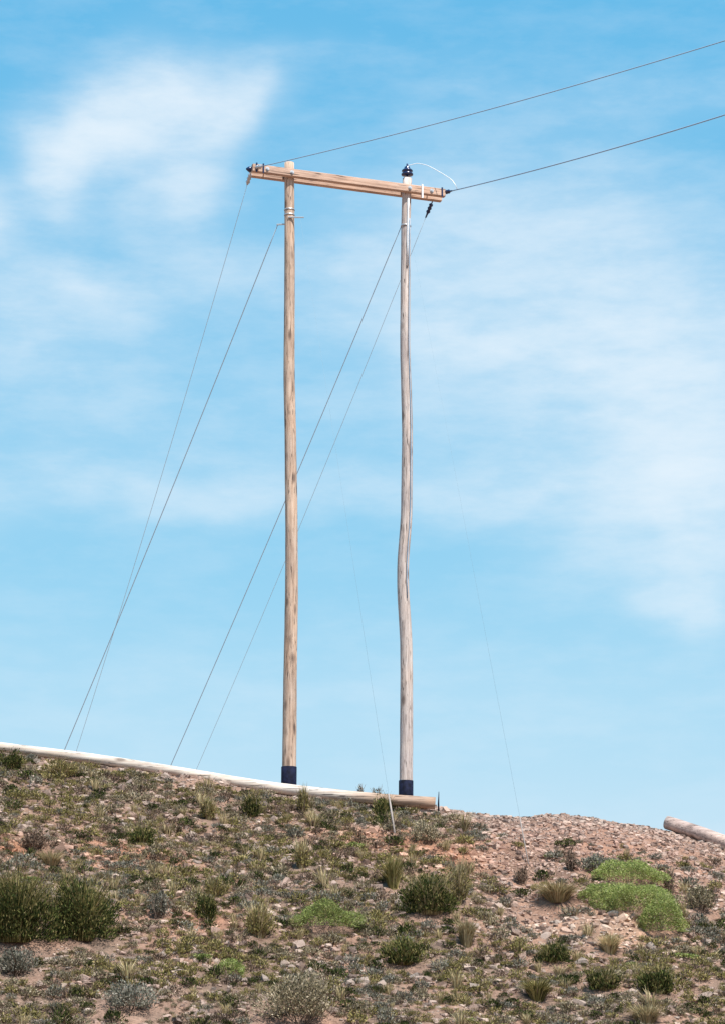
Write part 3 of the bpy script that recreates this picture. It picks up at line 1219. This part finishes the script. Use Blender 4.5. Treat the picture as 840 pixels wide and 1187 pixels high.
# stays in front with pale guards on the slope
def front_guy(a, gpx, gpy, tpx, tpy, rg_, label):
    g0 = hit(gpx, gpy)
    d = a - g0
    L = np.linalg.norm(d)
    d /= L
    # guard length: as far up the wire as the photo shows
    best, bl = 1e9, .5
    for l in np.linspace(.2, 3.0, 120):
        _, yy_ = proj(g0 + d * l)
        if abs(yy_ - tpy) < best:
            best, bl = abs(yy_ - tpy), l
    mb = MB()
    mb.tube([g0 - d * .1, g0 + d * bl * .5, g0 + d * bl], [rg_, rg_, rg_ * .8], 8)
    return wire('guy_wire', [a, g0 + d * bl * .9], .0013, 'wire_faint', label, 'guy wire', [(mb, 'guy_guard', 'guard')])


front_guy(on(lp, 254) + np.array([.2, -.12, 0]), 458, 972, 450, 920, .016, 'faint stay wire with a pale guard on the slope near the right pole')
front_guy(on(rp, 262) + np.array([.05, -.10, 0]), 612, 1002, 600, 946, .010, 'faint stay wire with a thin pale guard on the rubble right of the poles')

# ------------------------------------------------------------------ lying logs and small things on the ridge
ctr = np.array([(-70, 856), (0, 866), (107, 879), (214, 896), (300, 911), (352, 917.5), (405, 923.5), (457, 928), (504, 931)], float)
pts = []
for x in np.linspace(-70, 504, 40):
    y = np.interp(x, ctr[:, 0], ctr[:, 1])
    pts.append(at(x, y, 42.75))
for _ in range(4):
    pts[1:-1] = [(pts[i - 1] + pts[i] + pts[i + 1]) / 3 for i in range(1, len(pts) - 1)]
o0 = pts[len(pts) // 2]
mb = MB()
mb.tube([p - o0 for p in pts], list(np.linspace(.080, .102, len(pts))), 18, True, .02)
lg = mb.build('lying_pole', M['log'])
lg.location = tuple(o0)
tag(lg, 'long bleached wooden pole lying along the ridge in front of the standing poles', 'log')

a = at(772.5, 953.5, 43.3)
b = at(880, 991, 42.3)
o0 = (a + b) / 2
d = b - a
pts = [a + d * t + UP * .012 * math.sin(t * 5) - o0 for t in np.linspace(0, 1.25, 14)]
mb = MB()
mb.tube(pts, list(np.linspace(.118, .13, 14)), 18, True, .02)
lg2 = mb.build('lying_pole', M['log_red'])
lg2.location = tuple(o0)
tag(lg2, 'short reddish brown pole at the right edge, its blunt end jutting over the ridge', 'log')

# peg at the end of the long log
p = at(508, 940, 42.9)
mb = MB()
mb.tube([np.array([0, 0, -.1]), np.array([-.005, 0, .12]), np.array([.004, 0, .33])], [.016, .014, .005], 7)
o = mb.build('peg', M['tar'])
o.location = tuple(p)
tag(o, 'short dark pointed peg standing at the end of the long lying pole', 'peg')

for i, (x, y, w, h, lb) in enumerate(((418, 921, 14, 13, 'tiny twiggy plant poking above the lying pole between the standing poles'),
                                      ((437), 922, 20, 11, 'tiny dark plant poking above the lying pole, nearer the right pole'))):
    p = at(x, y, 43.4)
    rg = np.random.default_rng(300 + i)
    ppm = F / 44.
    t = thing('shrub', p, lb, 'shrub')
    v, f = lumpy_dome(70, w / ppm / 2, h / ppm, .02, rg, 6, .3)
    link_mesh('foliage', v, f, [M['blue']], parent=t)
    v, f = stems(10, w / ppm / 2, h / ppm * 1.3, .006, rg)
    v[:, 2] -= .08 * (v[:, 2] < 0)
    link_mesh('stems', v, f, [M['twig']], parent=t)

# ------------------------------------------------------------------ light
SUN_EL, SUN_AZ = 61.0, 147.0          # azimuth clockwise from +Y (north); the sun stands behind the camera, to the right
se, sa = R(SUN_EL), R(SUN_AZ)
sd = Vector((math.sin(sa) * math.cos(se), math.cos(sa) * math.cos(se), math.sin(se)))
sl = bpy.data.lights.new('sun', 'SUN')
sl.energy = 5.0
sl.angle = R(.53)
sl.color = (1, .955, .89)
so_ = bpy.data.objects.new('sun', sl)
COL.objects.link(so_)
so_.rotation_euler = sd.to_track_quat('Z', 'Y').to_euler()
so_.location = (10, -10, 40)

# ------------------------------------------------------------------ sky with clouds
w = bpy.data.worlds.new('World')
S.world = w
w.use_nodes = True
nt = w.node_tree
for n in list(nt.nodes):
    nt.nodes.remove(n)
out = N(nt, 'ShaderNodeOutputWorld')
bg = N(nt, 'ShaderNodeBackground')
nt.links.new(bg.outputs[0], out.inputs[0])
sky = N(nt, 'ShaderNodeTexSky')
sky.sky_type = 'NISHITA'
sky.sun_disc = False
sky.sun_elevation = se
sky.sun_rotation = sa
sky.altitude = 300
sky.air_density = 1.0
sky.dust_density = .6
sky.ozone_density = 1.6
tc = N(nt, 'ShaderNodeTexCoord')
sep = N(nt, 'ShaderNodeSeparateXYZ')
nt.links.new(tc.outputs['Generated'], sep.inputs[0])
az = math_(nt, 'ARCTAN2', sep.outputs[0], sep.outputs[1])
el = math_(nt, 'ARCSINE', sep.outputs[2])
# degrees of azimuth / elevation, warped a little by noise
azd = math_(nt, 'MULTIPLY', az, 57.2958)
eld = math_(nt, 'MULTIPLY', el, 57.2958)
comb = N(nt, 'ShaderNodeCombineXYZ')
nt.links.new(azd, comb.inputs[0])
nt.links.new(eld, comb.inputs[1])


def vmath(op, a, b=None):
    n = N(nt, 'ShaderNodeVectorMath', operation=op)
    for i, v in ((0, a), (1, b)):
        if v is None:
            continue
        if isinstance(v, tuple):
            n.inputs[i].default_value = v
        else:
            nt.links.new(v, n.inputs[i])
    return n


wn = N(nt, 'ShaderNodeTexNoise')
wn.inputs['Scale'].default_value = .32
wn.inputs['Detail'].default_value = 1.6
nt.links.new(comb.outputs[0], wn.inputs['Vector'])
wv = vmath('MULTIPLY', vmath('SUBTRACT', wn.outputs['Color'], (.5, .5, .5)).outputs[0], (3.2, 2.4, 0)).outputs[0]
uv = vmath('ADD', comb.outputs[0], wv).outputs[0]


def blob(pxc, pyc, rxp, ryp, amp, shear=0.0):
    d = ray(pxc, pyc)
    d = d / np.linalg.norm(d)
    a = math.degrees(math.atan2(d[0], d[1]))
    e = math.degrees(math.asin(d[2]))
    k = 57.2958 / F
    v = vmath('SUBTRACT', uv, (a, e, 0)).outputs[0]
    v = vmath('MULTIPLY', v, (1 / (rxp * k), 1 / (ryp * k), 0)).outputs[0]
    q = vmath('DOT_PRODUCT', v, v).outputs['Value']
    g_ = math_(nt, 'POWER', 2.71828, math_(nt, 'MULTIPLY', q, -1.0))
    return math_(nt, 'MULTIPLY', g_, amp)


blobs = [(205, 118, 80, 46, 1.4), (100, 168, 60, 48, 1.3), (82, 218, 32, 38, 1.0), (205, 215, 56, 50, .8), (262, 130, 34, 44, .45),
         (-5, 275, 45, 45, 1.0), (100, 330, 60, 30, .45), (40, 390, 140, 80, .38), (250, 330, 150, 60, .30), (430, 330, 120, 80, .28),
         (690, 440, 200, 90, .60), (620, 310, 170, 110, .55), (820, 560, 140, 75, .95), (800, 390, 130, 110, .55), (640, 560, 160, 34, .35), (780, 688, 40, 30, .60), (760, 640, 120, 50, .25),
         (540, 420, 110, 40, .38), (120, 560, 260, 40, .32), (380, 575, 220, 28, .26), (230, 480, 260, 60, .18), (600, 250, 200, 80, .22), (480, 800, 700, 60, .12), (700, 110, 260, 30, .14), (320, 60, 240, 14, .10)]
tot = None
for b_ in blobs:
    o_ = blob(*b_)
    tot = o_ if tot is None else math_(nt, 'ADD', tot, o_)
# streaky fine structure
mp = N(nt, 'ShaderNodeMapping')
mp.inputs['Scale'].default_value = (.32, .95, 1)
nt.links.new(comb.outputs[0], mp.inputs[0])
fn = noise(nt, 1.0, 6, mp.outputs[0], .52, 0)
fn2 = noise(nt, 2.6, 8, mp.outputs[0], .66, 0)
fn = math_(nt, 'ADD', math_(nt, 'MULTIPLY', fn, .62), math_(nt, 'MULTIPLY', fn2, .38))
fac = math_(nt, 'MULTIPLY', fn, 2.9)
fac = math_(nt, 'MAXIMUM', math_(nt, 'ADD', fac, -.40), .1)
tot = math_(nt, 'MULTIPLY', tot, fac)
extra = ramp(nt, [(.45, (0, 0, 0)), (.75, (.16, .16, .16))], fn)
tot = math_(nt, 'ADD', tot, extra)
tot = math_(nt, 'SUBTRACT', 1.0, math_(nt, 'POWER', 2.71828, math_(nt, 'MULTIPLY', tot, -1.12)))
sr_ = N(nt, 'ShaderNodeSeparateColor')
nt.links.new(sky.outputs[0], sr_.inputs[0])
sc_ = N(nt, 'ShaderNodeCombineColor')
for i, (ga, mu) in enumerate(((1.25, .70), (.47, 2.2), (.2, 3.85))):
    nt.links.new(math_(nt, 'MULTIPLY', math_(nt, 'POWER', sr_.outputs[i], ga), mu), sc_.inputs[i])
tint = sc_.outputs[0]
CLOUD = (4.9, 5.5, 6.0)
skyc = mixc(nt, tot, tint, CLOUD)
nt.links.new(skyc, bg.inputs[0])
bg.inputs[1].default_value = .11

# ------------------------------------------------------------------ render settings
S.render.engine = 'CYCLES'
S.view_settings.view_transform = 'Standard'
S.view_settings.look = 'None'
S.view_settings.exposure = .6
S.view_settings.gamma = 1
S.view_settings.use_curve_mapping = False
